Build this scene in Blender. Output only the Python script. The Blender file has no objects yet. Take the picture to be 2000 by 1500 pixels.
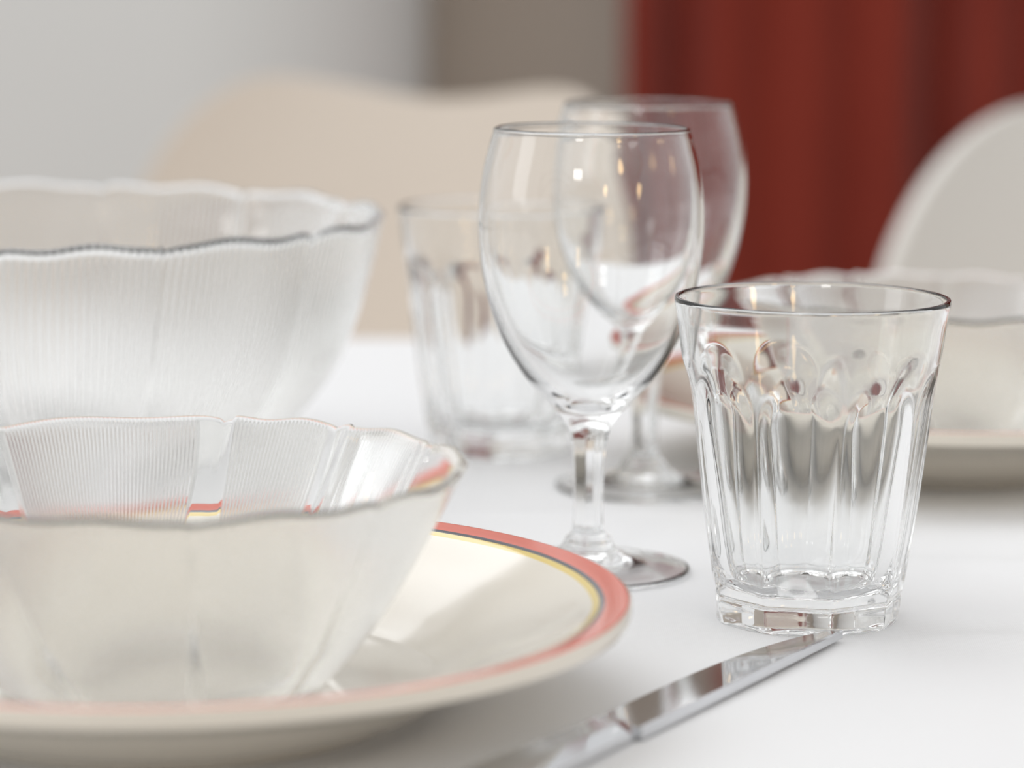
import bpy, math, random
from math import sin, cos, pi, sqrt, atan2
from mathutils import Vector, Matrix, noise
random.seed(7)
S = bpy.context.scene
COL = S.collection
CM = 0.01
TABLE_H = 0.74            # world floor is z = 0, the cloth is at z = TABLE_H

# ------------------------------------------------------------------ camera
cam_d = bpy.data.cameras.new('camera')
cam_d.sensor_width = 36.0
cam_d.lens = 36.0 * 5936.2 / 2000
cam_d.clip_start = 0.05
cam_d.dof.use_dof = True
cam_d.dof.focus_distance = 0.89
cam_d.dof.aperture_fstop = 6.8
cam = bpy.data.objects.new('camera', cam_d)
COL.objects.link(cam)
cam.matrix_world = (Matrix.Translation((0, 0, TABLE_H + 0.2013))
                    @ Matrix.Rotation(pi/2 - 0.1456, 4, 'X') @ Matrix.Rotation(0.0067, 4, 'Z'))
S.camera = cam

# ------------------------------------------------------------------ render / view
S.view_settings.view_transform = 'Standard'
S.view_settings.look = 'None'
S.view_settings.gamma = 1.0
S.view_settings.use_curve_mapping = False
S.view_settings.exposure = 0.0
S.cycles.max_bounces = 26
S.cycles.transmission_bounces = 24
S.cycles.glossy_bounces = 10
S.cycles.diffuse_bounces = 4
S.cycles.transparent_max_bounces = 12
S.cycles.sample_clamp_indirect = 6.0
S.cycles.caustics_refractive = True
S.cycles.caustics_reflective = True
S.cycles.blur_glossy = 0.3

# ------------------------------------------------------------------ world: soft daylight, brighter from the upper left and the far side
w = bpy.data.worlds.new('daylight'); S.world = w
w.use_nodes = True
nt = w.node_tree; nt.nodes.clear()
out = nt.nodes.new('ShaderNodeOutputWorld'); bg = nt.nodes.new('ShaderNodeBackground')
tc = nt.nodes.new('ShaderNodeTexCoord')
dot = nt.nodes.new('ShaderNodeVectorMath'); dot.operation = 'DOT_PRODUCT'
dv = Vector((-0.45, 0.45, 0.77)).normalized()
dot.inputs[1].default_value = dv
rmp = nt.nodes.new('ShaderNodeValToRGB')
mr = nt.nodes.new('ShaderNodeMapRange')
mr.inputs['From Min'].default_value = -1; mr.inputs['From Max'].default_value = 1
e = rmp.color_ramp.elements
e[0].position = 0.15; e[0].color = (0.48, 0.48, 0.48, 1)
e[1].position = 0.95; e[1].color = (1.0, 1.0, 1.0, 1)
m_ = rmp.color_ramp.elements.new(0.55); m_.color = (0.80, 0.80, 0.805, 1)
nt.links.new(tc.outputs['Generated'], dot.inputs[0])
nt.links.new(dot.outputs['Value'], mr.inputs['Value'])
nt.links.new(mr.outputs['Result'], rmp.inputs['Fac'])
nt.links.new(rmp.outputs['Color'], bg.inputs['Color'])
bg.inputs['Strength'].default_value = 0.92
nt.links.new(bg.outputs[0], out.inputs[0])

def area(name, loc, target, sx, sy, power, color):
    d = bpy.data.lights.new(name, 'AREA'); d.shape = 'RECTANGLE'
    d.size = sx; d.size_y = sy; d.energy = power; d.color = color
    o = bpy.data.objects.new(name, d); COL.objects.link(o)
    o.location = loc
    o.rotation_euler = (Vector(target) - Vector(loc)).to_track_quat('-Z', 'Y').to_euler()
    return o
area('skylight_left', (-1.05, 1.9, 3.1), (0.05, 1.0, 0.74), 3.0, 2.2, 31, (0.96, 0.98, 1.0))
area('window_light_left', (-2.6, 0.6, 1.7), (0, 1.2, 0.74), 0.9, 1.4, 6, (0.93, 0.97, 1.0))
area('window_light_behind', (-0.9, -2.2, 2.0), (0, 1.0, 0.74), 0.5, 0.3, 6, (1.0, 0.98, 0.95))

# ------------------------------------------------------------------ materials
def mat(name, base=(0.8, 0.8, 0.8), rough=0.5, metal=0.0, ior=1.5, trans=0.0, coat=0.0, spec=0.5, sheen=0.0):
    m = bpy.data.materials.new(name); m.use_nodes = True
    b = m.node_tree.nodes['Principled BSDF']
    b.inputs['Base Color'].default_value = (*base, 1)
    b.inputs['Roughness'].default_value = rough
    b.inputs['Metallic'].default_value = metal
    b.inputs['IOR'].default_value = ior
    b.inputs['Transmission Weight'].default_value = trans
    b.inputs['Coat Weight'].default_value = coat
    b.inputs['Coat Roughness'].default_value = 0.06
    b.inputs['Specular IOR Level'].default_value = spec
    b.inputs['Sheen Weight'].default_value = sheen
    return m
def nd(m, t, **k):
    n = m.node_tree.nodes.new(t)
    for a, v in k.items(): setattr(n, a, v)
    return n
def bsdf(m): return m.node_tree.nodes['Principled BSDF']
def tint(m, c1, c2, scale, detail=3, rough=None):
    """base colour with a little procedural variation"""
    tcn = nd(m, 'ShaderNodeTexCoord'); n = nd(m, 'ShaderNodeTexNoise')
    n.inputs['Scale'].default_value = scale; n.inputs['Detail'].default_value = detail
    r = nd(m, 'ShaderNodeValToRGB')
    r.color_ramp.elements[0].position = 0.3; r.color_ramp.elements[1].position = 0.7
    r.color_ramp.elements[0].color = (*c1, 1); r.color_ramp.elements[1].color = (*c2, 1)
    L = m.node_tree.links.new
    L(tcn.outputs['Object'], n.inputs['Vector']); L(n.outputs['Fac'], r.inputs['Fac'])
    L(r.outputs['Color'], bsdf(m).inputs['Base Color'])
    return n
def bump(m, src, strength, dist):
    bn = nd(m, 'ShaderNodeBump'); bn.inputs['Strength'].default_value = strength
    bn.inputs['Distance'].default_value = dist
    m.node_tree.links.new(src, bn.inputs['Height'])
    m.node_tree.links.new(bn.outputs['Normal'], bsdf(m).inputs['Normal'])

M = {}
M['glass'] = mat('clear_glass', (0.995, 0.998, 0.996), 0.0, ior=1.48, trans=1.0)
M['pressed'] = mat('pressed_glass', (0.985, 0.99, 0.987), 0.0, ior=1.48, trans=1.0)
M['bowlglass'] = mat('ribbed_glass', (0.97, 0.972, 0.965), 0.03, ior=1.48, trans=1.0)
M['satin'] = mat('satin_ribbed_glass', (0.975, 0.972, 0.96), 0.21, ior=1.48, trans=1.0)
M['steel'] = mat('polished_steel', (0.70, 0.71, 0.73), 0.07, metal=1.0)
n = tint(M['steel'], (0.69, 0.70, 0.72), (0.73, 0.74, 0.76), 40)
M['wall_white'] = mat('white_plaster', rough=0.9, spec=0.1); tint(M['wall_white'], (0.84, 0.86, 0.855), (0.87, 0.885, 0.88), 1.5)
M['wall_taupe'] = mat('taupe_plaster', rough=0.9, spec=0.1); tint(M['wall_taupe'], (0.58, 0.515, 0.445), (0.62, 0.555, 0.485), 1.5)
M['chair'] = mat('cream_chair_shell', rough=0.45, spec=0.35); tint(M['chair'], (0.72, 0.64, 0.555), (0.76, 0.68, 0.59), 3)
M['chair_lit'] = mat('lit_chair_shell', rough=0.45, spec=0.35); tint(M['chair_lit'], (0.80, 0.78, 0.735), (0.84, 0.815, 0.77), 3)  # the cream shell again, with brighter, cooler light mixed into its colour
M['leg'] = mat('beech_leg', rough=0.5); tint(M['leg'], (0.42, 0.27, 0.15), (0.52, 0.35, 0.2), 9)
M['oak'] = mat('table_oak', rough=0.5); tint(M['oak'], (0.30, 0.19, 0.10), (0.38, 0.25, 0.14), 6)
M['floor'] = mat('oak_floor', rough=0.45)
def floor_mat(m):
    L = m.node_tree.links.new
    t = nd(m, 'ShaderNodeTexCoord'); b = nd(m, 'ShaderNodeTexBrick')
    b.inputs['Scale'].default_value = 1.0
    b.inputs['Color1'].default_value = (0.26, 0.17, 0.10, 1); b.inputs['Color2'].default_value = (0.34, 0.23, 0.14, 1)
    b.inputs['Mortar'].default_value = (0.08, 0.05, 0.03, 1); b.inputs['Mortar Size'].default_value = 0.003
    b.inputs['Brick Width'].default_value = 1.2; b.inputs['Row Height'].default_value = 0.14
    L(t.outputs['Object'], b.inputs['Vector']); L(b.outputs['Color'], bsdf(m).inputs['Base Color'])
floor_mat(M['floor'])
M['curtain'] = mat('red_curtain_fabric', rough=0.85, spec=0.1, sheen=0.25)
def curtain_mat(m):
    n = tint(m, (0.23, 0.030, 0.018), (0.275, 0.038, 0.022), 4)
    L = m.node_tree.links.new
    t = nd(m, 'ShaderNodeTexCoord'); wv = nd(m, 'ShaderNodeTexWave', bands_direction='Z'); wv.inputs['Scale'].default_value = 250
    L(t.outputs['Object'], wv.inputs['Vector']); bump(m, wv.outputs['Fac'], 0.2, 0.0005)
curtain_mat(M['curtain'])
M['rod'] = mat('dark_rod', (0.05, 0.045, 0.04), 0.4, metal=0.8)
M['cloth'] = mat('white_damask', (0.86, 0.86, 0.865), 0.62, spec=0.35, sheen=0.15)
def cloth_mat(m):
    L = m.node_tree.links.new
    t = nd(m, 'ShaderNodeTexCoord')
    wx = nd(m, 'ShaderNodeTexWave', bands_direction='X'); wx.inputs['Scale'].default_value = 520
    wy = nd(m, 'ShaderNodeTexWave', bands_direction='Y'); wy.inputs['Scale'].default_value = 520
    ad = nd(m, 'ShaderNodeMath', operation='ADD')
    for q in (wx, wy): L(t.outputs['Object'], q.inputs['Vector'])
    L(wx.outputs['Fac'], ad.inputs[0]); L(wy.outputs['Fac'], ad.inputs[1])
    bump(m, ad.outputs[0], 0.12, 0.0002)
    # damask bands woven into the cloth
    n = nd(m, 'ShaderNodeTexNoise'); n.inputs['Scale'].default_value = 9; n.inputs['Detail'].default_value = 2
    r = nd(m, 'ShaderNodeValToRGB')
    r.color_ramp.elements[0].color = (0.845, 0.847, 0.855, 1); r.color_ramp.elements[1].color = (0.88, 0.88, 0.883, 1)
    L(t.outputs['Object'], n.inputs['Vector']); L(n.outputs['Fac'], r.inputs['Fac'])
    L(r.outputs['Color'], bsdf(m).inputs['Base Color'])
cloth_mat(M['cloth'])
M['plate'] = mat('cream_glazed_china', rough=0.12, coat=0.6, spec=0.5)
def plate_mat(m):
    L = m.node_tree.links.new
    t = nd(m, 'ShaderNodeTexCoord'); sx = nd(m, 'ShaderNodeSeparateXYZ'); L(t.outputs['Object'], sx.inputs[0])
    cx = nd(m, 'ShaderNodeCombineXYZ'); L(sx.outputs['X'], cx.inputs['X']); L(sx.outputs['Y'], cx.inputs['Y'])
    ln = nd(m, 'ShaderNodeVectorMath', operation='LENGTH'); L(cx.outputs[0], ln.inputs[0])
    # faint hand-painted wobble of the band
    nz = nd(m, 'ShaderNodeTexNoise'); nz.inputs['Scale'].default_value = 60
    L(t.outputs['Object'], nz.inputs['Vector'])
    ma = nd(m, 'ShaderNodeMath', operation='MULTIPLY_ADD'); ma.inputs[1].default_value = 0.0003
    L(nz.outputs['Fac'], ma.inputs[0]); L(ln.outputs['Value'], ma.inputs[2])
    r = nd(m, 'ShaderNodeValToRGB'); r.color_ramp.interpolation = 'CONSTANT'
    sc = nd(m, 'ShaderNodeMapRange'); sc.inputs['From Max'].default_value = 0.125
    L(ma.outputs[0], sc.inputs['Value']); L(sc.outputs['Result'], r.inputs['Fac'])
    cream = (0.80, 0.745, 0.65, 1)
    cr = r.color_ramp
    cr.elements[0].position = 0; cr.elements[0].color = cream
    cr.elements[1].position = 0.1126/0.125; cr.elements[1].color = (0.80, 0.60, 0.16, 1)
    for p, c in ((0.1143, (0.055, 0.055, 0.075, 1)), (0.1158, (0.79, 0.155, 0.10, 1)), (0.1223, cream)):
        q = cr.elements.new(p/0.125); q.color = c
    # only the upper face carries the bands
    g = nd(m, 'ShaderNodeNewGeometry'); sn = nd(m, 'ShaderNodeSeparateXYZ'); L(g.outputs['True Normal'], sn.inputs[0])
    gt = nd(m, 'ShaderNodeMath', operation='GREATER_THAN'); gt.inputs[1].default_value = -0.15; L(sn.outputs['Z'], gt.inputs[0])
    mx = nd(m, 'ShaderNodeMix', data_type='RGBA'); L(gt.outputs[0], mx.inputs['Factor'])
    mx.inputs[6].default_value = cream; L(r.outputs['Color'], mx.inputs[7])
    L(mx.outputs[2], bsdf(m).inputs['Base Color'])
    n2 = nd(m, 'ShaderNodeTexNoise'); n2.inputs['Scale'].default_value = 900; L(t.outputs['Object'], n2.inputs['Vector'])
    bump(m, n2.outputs['Fac'], 0.08, 0.0003)
plate_mat(M['plate'])
M['lamp_metal'] = mat('lamp_black_metal', (0.03, 0.03, 0.03), 0.4, metal=0.6)
M['bulb'] = mat('warm_bulb', (1, 0.8, 0.5), 0.4)
bsdf(M['bulb']).inputs['Emission Color'].default_value = (1.0, 0.70, 0.36, 1)
bsdf(M['bulb']).inputs['Emission Strength'].default_value = 8.0

# ------------------------------------------------------------------ helpers
def link_mesh(name, verts, faces, m, parent=None, smooth=True, scale=CM):
    me = bpy.data.meshes.new(name)
    me.from_pydata([(a*scale, b*scale, c*scale) for a, b, c in verts], [], faces)
    me.update()
    if smooth: me.polygons.foreach_set('use_smooth', [True]*len(me.polygons))
    me.materials.append(m)
    o = bpy.data.objects.new(name, me); COL.objects.link(o)
    if parent: o.parent = parent
    return o
def fix_normals(o):
    import bmesh
    bm = bmesh.new(); bm.from_mesh(o.data)
    bmesh.ops.recalc_face_normals(bm, faces=bm.faces); bm.to_mesh(o.data); bm.free()
def empty(name, x, y, z=0.0, rz=0.0):
    o = bpy.data.objects.new(name, None); COL.objects.link(o)
    o.empty_display_size = 0.02
    o.location = (x*CM, y*CM, TABLE_H + z*CM); o.rotation_euler = (0, 0, rz)
    return o
def tag(o, label, cat, group=None):
    o['label'] = label; o['category'] = cat
    if group: o['group'] = group
def struct(o): o['kind'] = 'structure'; return o
def put(o, x, y, z=0.0, rz=0.0):
    o.location = (x*CM, y*CM, TABLE_H + z*CM); o.rotation_euler = (0, 0, rz); return o

def spline(pts, n):
    """Catmull-Rom through (r, z) points"""
    P = [pts[0]] + list(pts) + [pts[-1]]; o = []
    for i in range(1, len(P)-2):
        a, b, c, d = P[i-1], P[i], P[i+1], P[i+2]
        for k in range(n):
            t = k/n
            o.append(tuple(0.5*((2*b[j]) + (c[j]-a[j])*t + (2*a[j]-5*b[j]+4*c[j]-d[j])*t*t + (-a[j]+3*b[j]-3*c[j]+d[j])*t**3) for j in range(2)))
    o.append(tuple(pts[-1])); return o
def lathe(name, prof, m, parent=None, seg=128, mod=None, subsurf=0):
    """prof: closed run of (r, z) from axis to axis; mod(theta, r, z, k) -> (r, z)"""
    V = []; F = []; rings = []
    for k, (r, z) in enumerate(prof):
        if r < 1e-5:
            rings.append([len(V)]); V.append((0, 0, z)); continue
        ring = []
        for i in range(seg):
            th = 2*pi*i/seg
            rr, zz = mod(th, r, z, k) if mod else (r, z)
            ring.append(len(V)); V.append((rr*cos(th), rr*sin(th), zz))
        rings.append(ring)
    for a, b in zip(rings[:-1], rings[1:]):
        if len(a) == 1 and len(b) == 1: continue
        for i in range(seg):
            j = (i+1) % seg
            if len(a) == 1: F.append((a[0], b[i], b[j]))
            elif len(b) == 1: F.append((a[i], b[0], a[j]))
            else: F.append((a[i], b[i], b[j], a[j]))
    o = link_mesh(name, V, F, m, parent)
    fix_normals(o)
    return o
def box(name, x0, x1, y0, y1, z0, z1, m, parent=None, bev=0.0):
    v = [(x, y, z) for x in (x0, x1) for y in (y0, y1) for z in (z0, z1)]
    f = [(0,1,3,2),(4,6,7,5),(0,4,5,1),(2,3,7,6),(0,2,6,4),(1,5,7,3)]
    o = link_mesh(name, v, f, m, parent, smooth=False)
    if bev:
        b = o.modifiers.new('bevel', 'BEVEL'); b.width = bev*CM; b.segments = 3
    return o
def smooth01(t): t = max(0.0, min(1.0, t)); return t*t*(3-2*t)

# ------------------------------------------------------------------ the room (x right, y away from the camera, cm from the camera foot; z from cloth height)
Z0 = -TABLE_H*100
fl = box('floor', -320, 320, -260, 470, Z0-5, Z0, M['floor']); put(fl, 0, 0); struct(fl)
# projecting white wall with a rounded corner, then the recessed taupe wall
def wall_profile(name, pts, m, z0, z1):
    n = len(pts); V = [(x, y, z0) for x, y in pts] + [(x, y, z1) for x, y in pts]
    F = [(i, (i+1) % n, n+(i+1) % n, n+i) for i in range(n)] + [tuple(range(n))[::-1], tuple(range(n, 2*n))]
    o = link_mesh(name, V, F, m, smooth=False); put(o, 0, 0); struct(o); fix_normals(o); return o
cxr, cyr, rr = -43, 416, 31
pts = [(-320, 385)] + [(cxr + rr*cos(a), cyr + rr*sin(a)) for a in [(-pi/2) + (pi/2)*i/14 for i in range(15)]] + [(-12, 440), (-320, 440)]
wall_profile('wall_left', pts, M['wall_white'], Z0, 200)
wall_profile('wall_back', [(-12, 430), (320, 430), (320, 445), (-12, 445)], M['wall_taupe'], Z0, 200)
bb = box('baseboard_back', -12, 320, 428, 430, Z0, Z0+9, M['wall_white'], bev=0.3); put(bb, 0, 0); struct(bb)

# ------------------------------------------------------------------ curtain
def make_curtain():
    root = empty('curtain', 80, 408, Z0)
    V = []; F = []; x0, x1 = -65, 130; nx = 460; nz = 24; H = 262
    # pleats: (position, depth) of the ridges and valleys, cm
    P = [(14, 0), (16.2, 5.5), (18.9, 6.5), (23.3, 0.0), (29, 6.2), (35.8, 2.8), (40.5, 6.0), (46.6, 2.6), (51.5, 6.4), (58, -1.5), (63.5, 6.5), (69, 2), (74, 6), (80, 1), (86, 6), (92, 2.5), (98, 6), (104, 0.5), (110, 6), (116, 2), (122, 6.2), (129, 0), (136, 6), (143, 2), (150, 6.3), (158, 0), (165, 6), (172, 2), (180, 5), (190, 4), (200, 5), (215, 0)]
    def fold(x):
        X = x + 80
        for (a, da), (b, db) in zip(P[:-1], P[1:]):
            if a <= X <= b: return -(da + (db-da)*smooth01((X-a)/(b-a)))
        return 0.0
    for j in range(nz+1):
        z = H*j/nz
        for i in range(nx+1):
            x = x0 + (x1-x0)*i/nx
            sway = 0.5*sin(z*0.02 + x*0.1)
            V.append((x + 0.5*sin(z*0.017+x*0.05), fold(x + 1.2*sin(z*0.013)) * (0.9 + 0.1*cos(z*0.02)) + sway, z))
    for j in range(nz):
        for i in range(nx):
            a = j*(nx+1)+i; F.append((a, a+1, a+nx+2, a+nx+1))
    o = link_mesh('fabric', V, F, M['curtain'], root)
    sd = o.modifiers.new('thickness', 'SOLIDIFY'); sd.thickness = 0.0015
    # rod
    rodV = []; rodF = []; n = 20
    for k, x in enumerate((-70, 135)):
        for i in range(n): rodV.append((x, 1.5*cos(2*pi*i/n), H+1.5*sin(2*pi*i/n)+1.0))
    for i in range(n): rodF.append((i, (i+1) % n, n+(i+1) % n, n+i))
    rodF += [tuple(range(n))[::-1], tuple(range(n, 2*n))]
    link_mesh('rod', rodV, rodF, M['rod'], root)
    tag(root, 'heavy red pleated curtain hanging in front of the taupe wall', 'curtain')
make_curtain()

# ------------------------------------------------------------------ chairs
def shell_grid(fn, nu, nv, th):
    """closed thick sheet: fn(u, v) -> (point, normal)"""
    V = []; F = []
    for side in (1, -1):
        for j in range(nv+1):
            for i in range(nu+1):
                p, nrm = fn(-1 + 2*i/nu, j/nv); V.append(tuple(p + nrm*(side*th/2)))
    N = (nu+1)*(nv+1)
    for j in range(nv):
        for i in range(nu):
            a = j*(nu+1)+i
            F.append((a, a+1, a+nu+2, a+nu+1)); F.append((N+a, N+a+nu+1, N+a+nu+2, N+a+1))
    edge = [i for i in range(nu+1)] + [j*(nu+1)+nu for j in range(1, nv+1)] + [nv*(nu+1)+i for i in range(nu-1, -1, -1)] + [j*(nu+1) for j in range(nv-1, 0, -1)]
    for a, b in zip(edge, edge[1:]+edge[:1]): F.append((a, N+a, N+b, b))
    return V, F
SEAT = Z0 + 45
def make_chair():
    root = empty('dining_chair', 0, 0, Z0)
    top = 9.4 - Z0; W = 26.0; k = 0.014; sb = 45.0
    def topz(u):          # two rounded shoulders with a saddle between
        a = abs(u)*W
        if a <= 15.5: return top - 1.35*(0.5+0.5*cos(pi*a/15.5))
        return top
    def half(v_z):        # half width at a height
        d = top - v_z
        if d >= 19: return W - 5.0*smooth01((d-19)/18)
        t = 1 - d/19
        return 14 + (W-14)*(1 - t**2.0)**(1/2.0) if t > 0 else W
    def fn(u, v):
        zt_mid = top
        z = sb - 4 + (zt_mid - sb + 4)*(1-(1-v)**1.25)
        hw = half(min(z, top-1e-4))
        x = u*hw
        # lift the top row along the saddle contour
        zz = z - (top - topz(x/W))*smooth01((v-0.45)/0.55)
        y = -k*x*x*(0.55+0.45*v) + 5.0*((zz-sb)/40.0) - 0.9
        tx = Vector((1, -2*k*x, 0)).normalized(); nrm = Vector((-tx.y, tx.x, -0.12)).normalized()
        return Vector((x, y, zz)), nrm
    V, F = shell_grid(fn, 64, 56, 1.5)
    o = link_mesh('backrest', V, F, M['chair'], root); fix_normals(o)
    b = o.modifiers.new('b', 'BEVEL'); b.width = 0.004; b.segments = 3; b.limit_method = 'ANGLE'; b.angle_limit = 0.9
    def fs(u, v):
        y = -43 + 44*v
        hw = 21.5*(1 - 0.12*(1-v)**3) * sqrt(max(0.0, 1-(max(0, (0.12-v))/0.12)**2*0.25))
        x = u*hw
        z = sb - 1.2*(1-u*u) + 0.8*u*u - 1.2*(1-v)**4
        return Vector((x, y, z)), Vector((0, 0, 1))
    V, F = shell_grid(fs, 40, 30, 2.4)
    o = link_mesh('seat', V, F, M['chair'], root); fix_normals(o)
    for sx, sy in ((-1, 0), (1, 0), (-1, 1), (1, 1)):
        x1, y1 = sx*16, (-36 if sy == 0 else -6); x0, y0 = sx*20, (-41 if sy == 0 else 3)
        V = []; F = []; n = 16
        for z, r, t in ((0, 1.1, 0), (22, 1.5, 0.5), (sb-1.6, 1.8, 1)):
            for i in range(n): V.append((x0+(x1-x0)*t + r*cos(2*pi*i/n), y0+(y1-y0)*t + r*sin(2*pi*i/n), z))
        for q in range(2):
            for i in range(n): F.append((q*n+i, q*n+(i+1) % n, (q+1)*n+(i+1) % n, (q+1)*n+i))
        F += [tuple(range(n))[::-1], tuple(range(2*n, 3*n))]
        link_mesh('leg', V, F, M['leg'], root)
    return root
def copy_tree(o, parent=None):
    c = o.copy(); COL.objects.link(c)
    if parent: c.parent = parent
    for ch in list(o.children): copy_tree(ch, c)
    return c
chair = make_chair()
put(chair, -8.0, 228, Z0, math.radians(-40))
tag(chair, 'cream moulded chair with a saddle-shaped top, behind the large salad bowl', 'chair', 'moulded chairs across the table')
chair2 = copy_tree(chair)
put(chair2, 50.5, 205, Z0, math.radians(-8))
chair2['label'] = 'rounded cream chair back, brighter light put into its colour, at the right edge, in front of the red curtain'
for ch in chair2.children:
    if ch.name.split('.')[0] in ('backrest', 'seat'):
        ch.data = ch.data.copy(); ch.data.materials[0] = M['chair_lit']

# ------------------------------------------------------------------ table and cloth
TX0, TX1, TY0, TY1 = -95, 105, 60, 153
tab = empty('dining_table', (TX0+TX1)/2, (TY0+TY1)/2, Z0)
hx, hy = (TX1-TX0)/2, (TY1-TY0)/2
box('table_top', -hx+0.6, hx-0.6, -hy+0.6, hy-0.6, -Z0-3.4, -Z0-0.35, M['oak'], tab, 0.4)
box('apron', -hx+8, hx-8, -hy+8, hy-8, -Z0-11, -Z0-3.4, M['oak'], tab)
for sx in (-1, 1):
    for sy in (-1, 1):
        x, y = sx*(hx-9), sy*(hy-9); box('leg', x-3.5, x+3.5, y-3.5, y+3.5, 0, -Z0-3.4, M['oak'], tab, 0.5)
tag(tab, 'wooden dining table hidden under the white tablecloth', 'table')

def make_cloth():
    V = []; F = []
    drop = 24.0
    def axis(a, b, n, d):      # positions along one side: drop, top, drop
        o = [(a, -drop*(1-i/10)) for i in range(10)]
        o += [(a + (b-a)*i/n, 0.0) for i in range(n+1)]
        o += [(b, -drop*(i+1)/10) for i in range(10)]
        return o
    ax = axis(TX0, TX1, 320, drop); ay = axis(TY0, TY1, 200, drop)
    cx, cy = (TX0+TX1)/2, (TY0+TY1)/2
    creases = [((8, 98.0), (70, 92), 0.20, 0.9), ((11, 86.5), (60, 88.5), 0.16, 0.8), ((0, 85.0), (7.5, 87.5), 0.06, 0.7), ((-12, 104.5), (22, 107), 0.12, 0.9)]
    def height(x, y):
        h = 0.012*(noise.noise(Vector((x*0.15, y*0.15, 0)))-1)
        for (ax_, ay_), (bx_, by_), amp, wd in creases:
            dx, dy = bx_-ax_, by_-ay_; L = sqrt(dx*dx+dy*dy)
            t = ((x-ax_)*dx+(y-ay_)*dy)/L/L; d = abs((x-ax_)*dy-(y-ay_)*dx)/L
            h += amp*math.exp(-(d/wd)**2)*smooth01(t*6+0.5)*smooth01((1-t)*6+0.5)
        # keep the cloth flat under what stands on it
        return h
    flat = [(-9.1, 78.1, 13), (8.9, 89.4, 3.6), (2.5, 96, 3.8), (4.9, 111, 3.8), (-18.4, 113, 9), (-0.4, 119.4, 3.6), (16.3, 117.4, 9)]
    for zy, (y, dzy) in enumerate(ay):
        for zx, (x, dzx) in enumerate(ax):
            dz = min(dzx, dzy)
            px, py = x, y
            if dz == 0:
                h = height(x, y)
                for fx, fy, fr in flat:
                    d = sqrt((x-fx)**2+(y-fy)**2); h = min(h, 0)*1.0 + max(h, 0)*smooth01((d-fr)/1.5)
                # knife lies here
                d = abs((x-3.35)*0.873 - (y-74.91)*0.488 + 0.9)
                if y < 88 and h > 0: h *= smooth01((d-1.5)/1.0)
                V.append((px-cx, py-cy, h)); continue
            wv = -dz/drop
            ox = oy = 0
            if dzx < 0: ox = (1 if x > cx else -1)*(0.4+wv*(1.0+2.0*sin(y*0.23)+1.2*sin(y*0.51+1)))
            if dzy < 0: oy = (1 if y > cy else -1)*(0.4+wv*(1.0+2.0*sin(x*0.23)+1.2*sin(x*0.47+2)))
            if dzx < 0 and dzy < 0 : dz = min(dzx, dzy)
            V.append((px+ox-cx, py+oy-cy, dz))
    nx = len(ax)
    for j in range(len(ay)-1):
        for i in range(nx-1):
            a = j*nx+i; F.append((a, a+1, a+nx+1, a+nx))
    o = link_mesh('tablecloth', V, F, M['cloth']); put(o, cx, cy, 0.0)
    sd = o.modifiers.new('thickness', 'SOLIDIFY'); sd.thickness = 0.0015; sd.offset = -1
    tag(o, 'white damask tablecloth covering the whole dining table', 'tablecloth')
make_cloth()

# ------------------------------------------------------------------ plates
def make_plate():
    up = [(0, 0.72), (4.0, 0.72), (6.9, 0.76), (7.45, 0.86), (8.0, 1.15), (8.6, 1.55), (9.3, 1.93), (10.2, 2.35), (11.0, 2.76), (11.5, 2.97), (12.0, 3.06), (12.22, 3.09)]
    lip = [(12.30, 3.05), (12.33, 2.80), (12.27, 2.62)]
    dn = [(12.05, 2.54), (11.6, 2.50), (10.4, 2.10), (9.2, 1.60), (8.3, 1.05), (7.4, 0.5), (6.6, 0.3), (6.4, 0.04), (6.25, 0.0), (6.0, 0.04), (5.9, 0.33), (4.0, 0.32), (0, 0.32)]
    prof = spline(up, 5)[:-1] + spline(lip, 4)[:-1] + spline([lip[-1]] + dn, 5)
    prof = [(max(0.0, a), b) for a, b in prof]; prof[0] = (0, .72); prof[-1] = (0, .32)
    return lathe('dinner_plate', prof, M['plate'], seg=192)
plate = make_plate(); put(plate, -9.13, 78.14)
tag(plate, 'cream plate with red, black and yellow rim bands under the small bowl, nearest the camera', 'plate', 'banded dinner plates')
plate2 = plate.copy(); COL.objects.link(plate2); put(plate2, 16.4, 117.4, 0, 2.0)
plate2['label'] = 'blurred banded plate across the table, behind the faceted tumbler at right'

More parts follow.
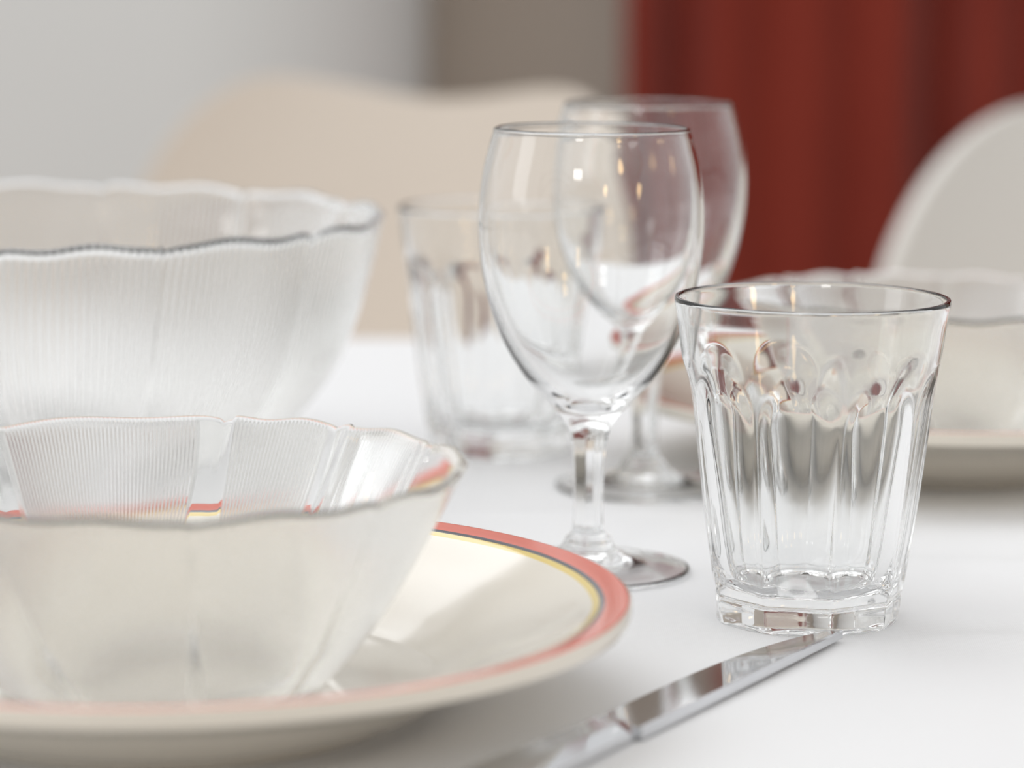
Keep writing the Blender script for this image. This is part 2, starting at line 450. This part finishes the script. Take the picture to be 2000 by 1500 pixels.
# ------------------------------------------------------------------ petal bowls
def make_bowl(name, prof_out, thick, base_r, foot_in, notches, ribs_per_deg, rib_amp, ripple, lean, lws):
    """prof_out: (r, z) from foot to rim.  notches: angles (deg, clockwise from the far side) where petals meet."""
    # angular layout: (petal centre, half width) in degrees
    nt_ = sorted(a % 360 for a in notches); petals = []
    for a, b in zip(nt_, nt_[1:] + [nt_[0]+360]): petals.append(((a+b)/2, (b-a)/2))
    cols = []       # per column: (petal index, u, ribbed?)
    for pi_, (c, h) in enumerate(petals):
        nr = int(round(2*h*lws(c)*ribs_per_deg)); per = 6
        for i in range(nr*per+1): cols.append((pi_, -1 + 2*i/(nr*per), True, nr))
        gap = 10
        for i in range(1, gap): cols.append((pi_, 1 + i/gap, False, nr))
    nC = len(cols)
    def ang(ci, t):     # t: 0 at foot .. 1 at rim
        p, u, rib, nr = cols[ci]; c, h = petals[p]
        f = 1-t
        sh = -lean*f**1.3
        def half_(cc, hh): return hh*(lws(cc) - 0.20*f**1.6)
        if rib: return c + u*half_(c, h) + sh + (1.6*sin(min(pi, f*pi*1.6))*u if u > 0 else 0)
        c2, h2 = petals[(p+1) % len(petals)]
        if c2 < c: c2 += 360
        a = c + half_(c, h) + sh + 1.6*sin(min(pi, f*pi*1.6)); b = c2 - half_(c2, h2) + sh
        return a + (b-a)*(u-1)
    def petal_u(deg):
        d = deg % 360
        for c, h in petals:
            for k in (-360, 0, 360):
                if abs(d + k - c) <= h + 1e-9: return (d+k-c)/h
        return 1.0
    ou = spline(prof_out, 7)
    zf = ou[0][1]
    V = []; F = []; rings = []
    def ring(r, z, t, inner):
        rg = []
        for ci in range(nC):
            a = ang(ci, max(t, 0)); p, u, rib, nr = cols[ci]
            pu = petal_u(ang(ci, 1.0)); e = abs(pu)**4
            k = max(0, t)
            rr = r + (ripple*(0.55-1.0*e))*k**3                  # petals bulge, notches draw in
            zz = z - ripple*0.9*(abs(pu)**9)*k**6 + ripple*0.35*sin(pu*5.0+p*1.7)*k**6
            if inner:
                if rib: rr -= rib_amp*(0.5-0.5*cos(pi*(u+1)*nr))*min(1, k*3)*min(1.0, (1-k)*18)
            th = math.radians(90 - a)
            rg.append(len(V)); V.append((rr*cos(th), rr*sin(th), zz))
        rings.append(rg)
    n = len(ou)
    V.append((0, 0, zf+0.25)); rings.append([0])
    ring(base_r*0.80, zf+0.25, 0, False); ring(base_r*0.88, zf+0.02, 0, False); ring(base_r*0.95, zf, 0, False)
    for i, (r, z) in enumerate(ou): ring(r, z, (i/(n-1)), False)
    # inner side, offset along the profile normal
    inn = []
    for i in range(n-1, -1, -1):
        a = ou[max(0, i-1)]; b = ou[min(n-1, i+1)]
        dx, dz = b[0]-a[0], b[1]-a[1]; L = sqrt(dx*dx+dz*dz) or 1
        th = thick*(1 + 0.5*(1 - i/(n-1)))
        if i == n-1: th *= 0.5
        inn.append((ou[i][0] - dz/L*th, ou[i][1] + dx/L*th, i/(n-1)))
    zi = inn[-1][1]
    inn = [q for q in inn if q[0] > 0.3]
    mid = (inn[0][0]*0.5+ou[-1][0]*0.5, ou[-1][1]+0.05)
    ring(mid[0], mid[1], 1, False)
    for r, z, t in inn: ring(r, z, t, True)
    r, z, t = inn[-1]
    ring(r*0.6, z-0.02, 0, False)
    rings.append([len(V)]); V.append((0, 0, z-0.03))
    for a, b in zip(rings[:-1], rings[1:]):
        for i in range(nC):
            j = (i+1) % nC
            if len(a) == 1: F.append((a[0], b[i], b[j]))
            elif len(b) == 1: F.append((a[i], b[0], a[j]))
            else: F.append((a[i], b[i], b[j], a[j]))
    o = link_mesh(name, V, F, M['bowlglass']); fix_normals(o)
    # the ribbed petals have a satin outer face, the plain strips between them stay clear
    o.data.materials.append(M['satin'])
    row = 0; nout_rings = 3 + n
    for f in o.data.polygons:
        k = min(f.vertices); k = max(f.vertices) if k == 0 else max(f.vertices)
        ri = (k-1)//nC; ci = (k-1) % nC
        if ri < nout_rings and (cols[min(ci, nC-1)][2] or ri < 3 + n*0.6 or 50 < ang(min(ci, nC-1), 1) % 360 < 290): f.material_index = 1
    return o
NOTCH = [6.5, 33.5, 62, 95, 131, 168, 206, 244, 280, 313]
small_prof = [(3.9, 0), (4.4, 0.12), (5.0, 0.75), (5.65, 1.6), (6.35, 2.7), (6.95, 3.8), (7.45, 4.8), (7.95, 5.75)]
bowl = make_bowl('dessert_bowl', small_prof, 0.26, 3.9, 0, NOTCH, 1.13, 0.09, 0.15, 6.0, lambda c: 0.79 if c < 100 or c > 260 else 0.985)
put(bowl, -9.13, 78.14, 0.74)
tag(bowl, 'small ribbed glass bowl with petal-shaped rim, standing on the nearest plate', 'bowl', 'small petal-rim glass bowls')
bowl2 = bowl.copy(); COL.objects.link(bowl2); put(bowl2, 16.4, 117.4, 0.74, 0.9)
bowl2['label'] = 'blurred glass bowl on the far plate at the right edge, below the rounded chair'
big_prof = [(5.5, 0), (7.3, 0.35), (9.1, 1.25), (10.6, 2.6), (11.75, 4.1), (12.5, 5.8), (13.05, 7.8), (13.5, 9.9)]
salad = make_bowl('salad_bowl', big_prof, 0.36, 5.5, 0, [-22, 6, 34, 62, 92, 122, 150, 174, 205, 235, 265, 295, 318], 0.8, 0.085, 0.24, 3.0, lambda c: 0.97)
put(salad, -18.4, 113.0, 0)
tag(salad, 'large frosted-looking petal-rim glass salad bowl standing behind the small bowl', 'bowl')

def split_parts(o, root, pick):
    """divide one seamless surface into part meshes that keep the shared smooth normals; pick(x, y, z in cm) -> part name"""
    me = o.data; vn = [v.normal.copy() for v in me.vertices]; groups = {}
    for f in me.polygons:
        c = f.center/CM; groups.setdefault(pick(c.x, c.y, c.z), []).append(tuple(f.vertices))
    for name, fs in groups.items():
        ids = sorted({v for f in fs for v in f}); mp = {v: i for i, v in enumerate(ids)}
        p = link_mesh(name, [tuple(me.vertices[v].co) for v in ids], [tuple(mp[v] for v in f) for f in fs], me.materials[0], root, scale=1.0)
        p.data.normals_split_custom_set_from_vertices([vn[v] for v in ids])
    bpy.data.objects.remove(o)

# ------------------------------------------------------------------ stemmed glasses
def make_wine():
    outer = [(0, 0.42), (0.8, 0.36), (1.5, 0.24), (2.2, 0.13), (2.8, 0.05), (3.1, 0.0), (3.24, 0.04), (3.27, 0.11), (3.22, 0.18), (2.8, 0.23), (2.1, 0.34), (1.45, 0.50), (0.98, 0.72), (0.80, 0.95), (0.72, 1.12), (0.60, 1.22), (0.50, 1.45), (0.47, 2.2), (0.49, 3.2), (0.54, 4.0), (0.63, 4.5), (0.86, 4.95), (1.27, 5.42), (2.0, 6.22), (2.72, 7.35), (3.22, 8.65), (3.47, 9.8), (3.58, 10.9), (3.56, 11.9), (3.42, 13.0), (3.12, 14.12)]
    inner = [(3.11, 14.20), (3.05, 14.22), (3.00, 14.14), (3.31, 12.95), (3.455, 11.85), (3.47, 10.9), (3.355, 9.85), (3.09, 8.75), (2.58, 7.55), (1.88, 6.55), (1.15, 5.85), (0.55, 5.5), (0, 5.40)]
    prof = spline(outer, 4)[:-1] + spline([outer[-1]] + inner, 4)
    prof = [(max(0.0, a), b) for a, b in prof]
    def facet(th, r, z, k):
        if 1.15 < z < 5.0 and r < 1.0:
            w_ = smooth01((z-1.15)/0.4)*smooth01((5.0-z)/0.7)
            n = 8; a = ((th+0.2) % (2*pi/n)) - pi/n
            poly = cos(pi/n)/cos(a)          # octagonal stem
            return r*(1 + w_*(poly*1.04-1)), z
        return r, z
    root = empty('wine_glass', 0, 0)
    whole = lathe('surface', prof, M['glass'], seg=144, mod=facet)
    def pick(x, y, z):
        r = sqrt(x*x+y*y)
        if z > 4.7: return 'bowl'
        return 'stem' if (z > 0.98 and r < 1.0) else 'foot'
    split_parts(whole, root, pick)
    return root
wine = make_wine(); put(wine, 2.4746, 95.955)
tag(wine, 'clear stemmed wine glass in sharp focus, left of the faceted tumbler', 'wine glass', 'clear stemmed wine glasses')
wine2 = copy_tree(wine); put(wine2, 4.918, 110.976, 0, 0.3)
wine2['label'] = 'out-of-focus wine glass half hidden behind the sharp one, before the red curtain'

# ------------------------------------------------------------------ faceted tumblers
def make_tumbler():
    outer = [(0, 0.14), (1.9, 0.10), (2.45, 0.0), (2.66, 0.0), (2.78, 0.10), (2.84, 0.55), (2.84, 0.72), (2.80, 0.80), (2.88, 0.92), (3.0, 1.6), (3.22, 3.0), (3.42, 4.6), (3.58, 6.0), (3.76, 7.4), (3.86, 8.1), (3.98, 9.0), (4.085, 9.60)]
    inner = [(4.06, 9.69), (3.98, 9.70), (3.92, 9.60), (3.80, 8.9), (3.68, 8.1), (3.52, 7.2), (3.24, 5.6), (2.98, 3.8), (2.72, 2.2), (2.5, 1.45), (2.1, 1.08), (1.5, 1.0), (0, 0.98)]
    prof = spline(outer, 9)[:-1]; nout = len(prof)
    prof += spline([outer[-1]] + inner, 5)
    prof = [(max(0.0, a), b) for a, b in prof]
    N = 9; ph = math.radians(99.5)
    def flute(th, r, z, k):
        if k >= nout or z > 8.35 or r < 2.0: return r, z
        s = 2*pi/N
        a = ((th - ph + s/2) % s) - s/2
        x = a/(s/2)                          # -1 ridge .. 0 flute centre .. 1 ridge
        if z > 0.78:
            ztop = 7.95 - 1.35*(1-sqrt(max(0.0, 1-min(1, abs(x)*1.04)**2)))   # arched top of each flute
            w_ = smooth01((ztop - z)/1.15)
            dep = (0.18 + 0.07*smooth01((6.5-z)/3))*(1 - abs(x)**2.2)
            low = 0.55 + 0.45*smooth01((z-0.8)/1.2)
            return r - dep*w_*low + 0.03*w_*abs(x)**6, z
        # toothed foot ring
        return r - 0.19*(1 - abs(x)**1.5)*smooth01((z+0.02)/0.1 if z < 0.1 else 1), z
    return lathe('tumbler', prof, M['pressed'], seg=240, mod=flute)
tum = make_tumbler(); put(tum, 8.8725, 89.364)
tag(tum, 'clear faceted glass tumbler in sharp focus beside the knife tip', 'tumbler', 'faceted glass tumblers')
tum2 = tum.copy(); COL.objects.link(tum2); put(tum2, -0.45, 119.4, 0, 0.4)
tum2['label'] = 'blurred faceted tumbler between the salad bowl and the sharp wine glass'

# ------------------------------------------------------------------ knife
def make_knife():
    tip = Vector((9.64, 86.15)); jun = Vector((3.35, 74.91))
    d = (tip-jun); L = d.length; ang = atan2(d.y, d.x)
    root = empty('table_knife', jun.x, jun.y, 0.0, ang)
    # blade: x along, y across (y = 0 is the thick straight spine, +y the cutting edge), z up
    V = []; F = []; n = 70
    for i in range(n+1):
        t = i/n; x = L*t
        q = max(0.0, (t-0.35)/0.65)
        wd = 1.85*sqrt(max(0.0, 1-q**2.3)) - 0.22*(1-smooth01(t/0.12)); wd = max(wd, 0.03)
        zt = lambda y: 0.40 - 0.04*t - 0.13*y
        V += [(x, 0, 0.05+0.06*t), (x, 0.0, zt(0.0)-0.05), (x, min(0.05, 0.3*wd), zt(min(0.05, 0.3*wd))), (x, wd*0.5, zt(wd*0.5)), (x, wd, zt(wd)), (x, wd, zt(wd)-0.05)]
    m_ = 6
    for i in range(n):
        for j in range(m_):
            a = i*m_+j; b = i*m_+(j+1) % m_; F.append((a, b, b+m_, a+m_))
    F += [tuple(range(m_)), tuple(range(n*m_, n*m_+m_))[::-1]]
    o = link_mesh('blade', V, F, M['steel'], root, smooth=False); fix_normals(o)
    md = o.modifiers.new('b', 'BEVEL'); md.width = 0.0003; md.segments = 3; md.limit_method = 'ANGLE'; md.angle_limit = 0.4
    # handle: chamfered bar, bright side facet towards the viewer, widening away from the blade
    base = [(0.02, 0.10), (0.04, 0.34), (0.52, 0.58), (1.30, 0.62), (1.66, 0.42), (1.70, 0.16), (1.5, 0.03), (0.22, 0.03)]
    V = []; F = []; nseg = 44; K = len(base); HL = 10.5
    for i in range(nseg+1):
        t = i/nseg; x = 0.35 - HL*t
        sw = 0.86 + 0.24*smooth01(t*1.1); sh = 0.85 + 0.3*smooth01(t*1.3)
        if t < 0.06: f = sqrt(max(0, 1-(1-t/0.06)**2)); sw *= 0.60+0.40*f; sh *= 0.62+0.38*f
        if t > 0.92: f = sqrt(max(0.0, 1-((t-0.92)/0.08)**2)); sw *= max(0.05, f); sh *= max(0.25, f)
        for y, z in base: V.append((x, 0.86+(y-0.86)*sw, z*sh))
    for i in range(nseg):
        for k in range(K): a = i*K+k; b = i*K+(k+1) % K; F.append((a, b, b+K, a+K))
    F += [tuple(range(K)), tuple(range(nseg*K, nseg*K+K))[::-1]]
    o = link_mesh('handle', V, F, M['steel'], root, smooth=False); fix_normals(o)
    md = o.modifiers.new('b', 'BEVEL'); md.width = 0.0006; md.segments = 4; md.limit_method = 'ANGLE'; md.angle_limit = 0.3
    tag(root, 'polished steel table knife lying beside the plate, tip at the tumbler foot', 'knife')
make_knife()

# ------------------------------------------------------------------ hanging lamps above and behind the camera: only their sparkle shows in the glasses
def make_lamp():
    root = empty('pendant_lamp', 0, 0, 0)
    lathe('bulb', [(max(0, 10*cos(a)), 10*sin(a)) for a in [-pi/2 + pi*i/16 for i in range(17)]], M['bulb'], root, seg=32)
    lathe('socket', [(0, 9), (4.0, 9), (4.3, 13), (0.4, 15), (0.4, 90), (0, 90)], M['lamp_metal'], root, seg=24)
    return root
LP = [(95, -60, 84), (165, -45, 50), (62, -165, 66)]
LL = ['warm globe pendant lamp nearest the viewer, behind the right shoulder', 'warm globe pendant lamp farthest to the right',
      'warm globe pendant lamp farthest behind the viewer']
lamp = make_lamp()
for i, (x, y, z) in enumerate(LP):
    o = lamp if i == 0 else copy_tree(lamp)
    put(o, x, y, z); tag(o, LL[i], 'lamp', 'globe lamps hanging over the room')
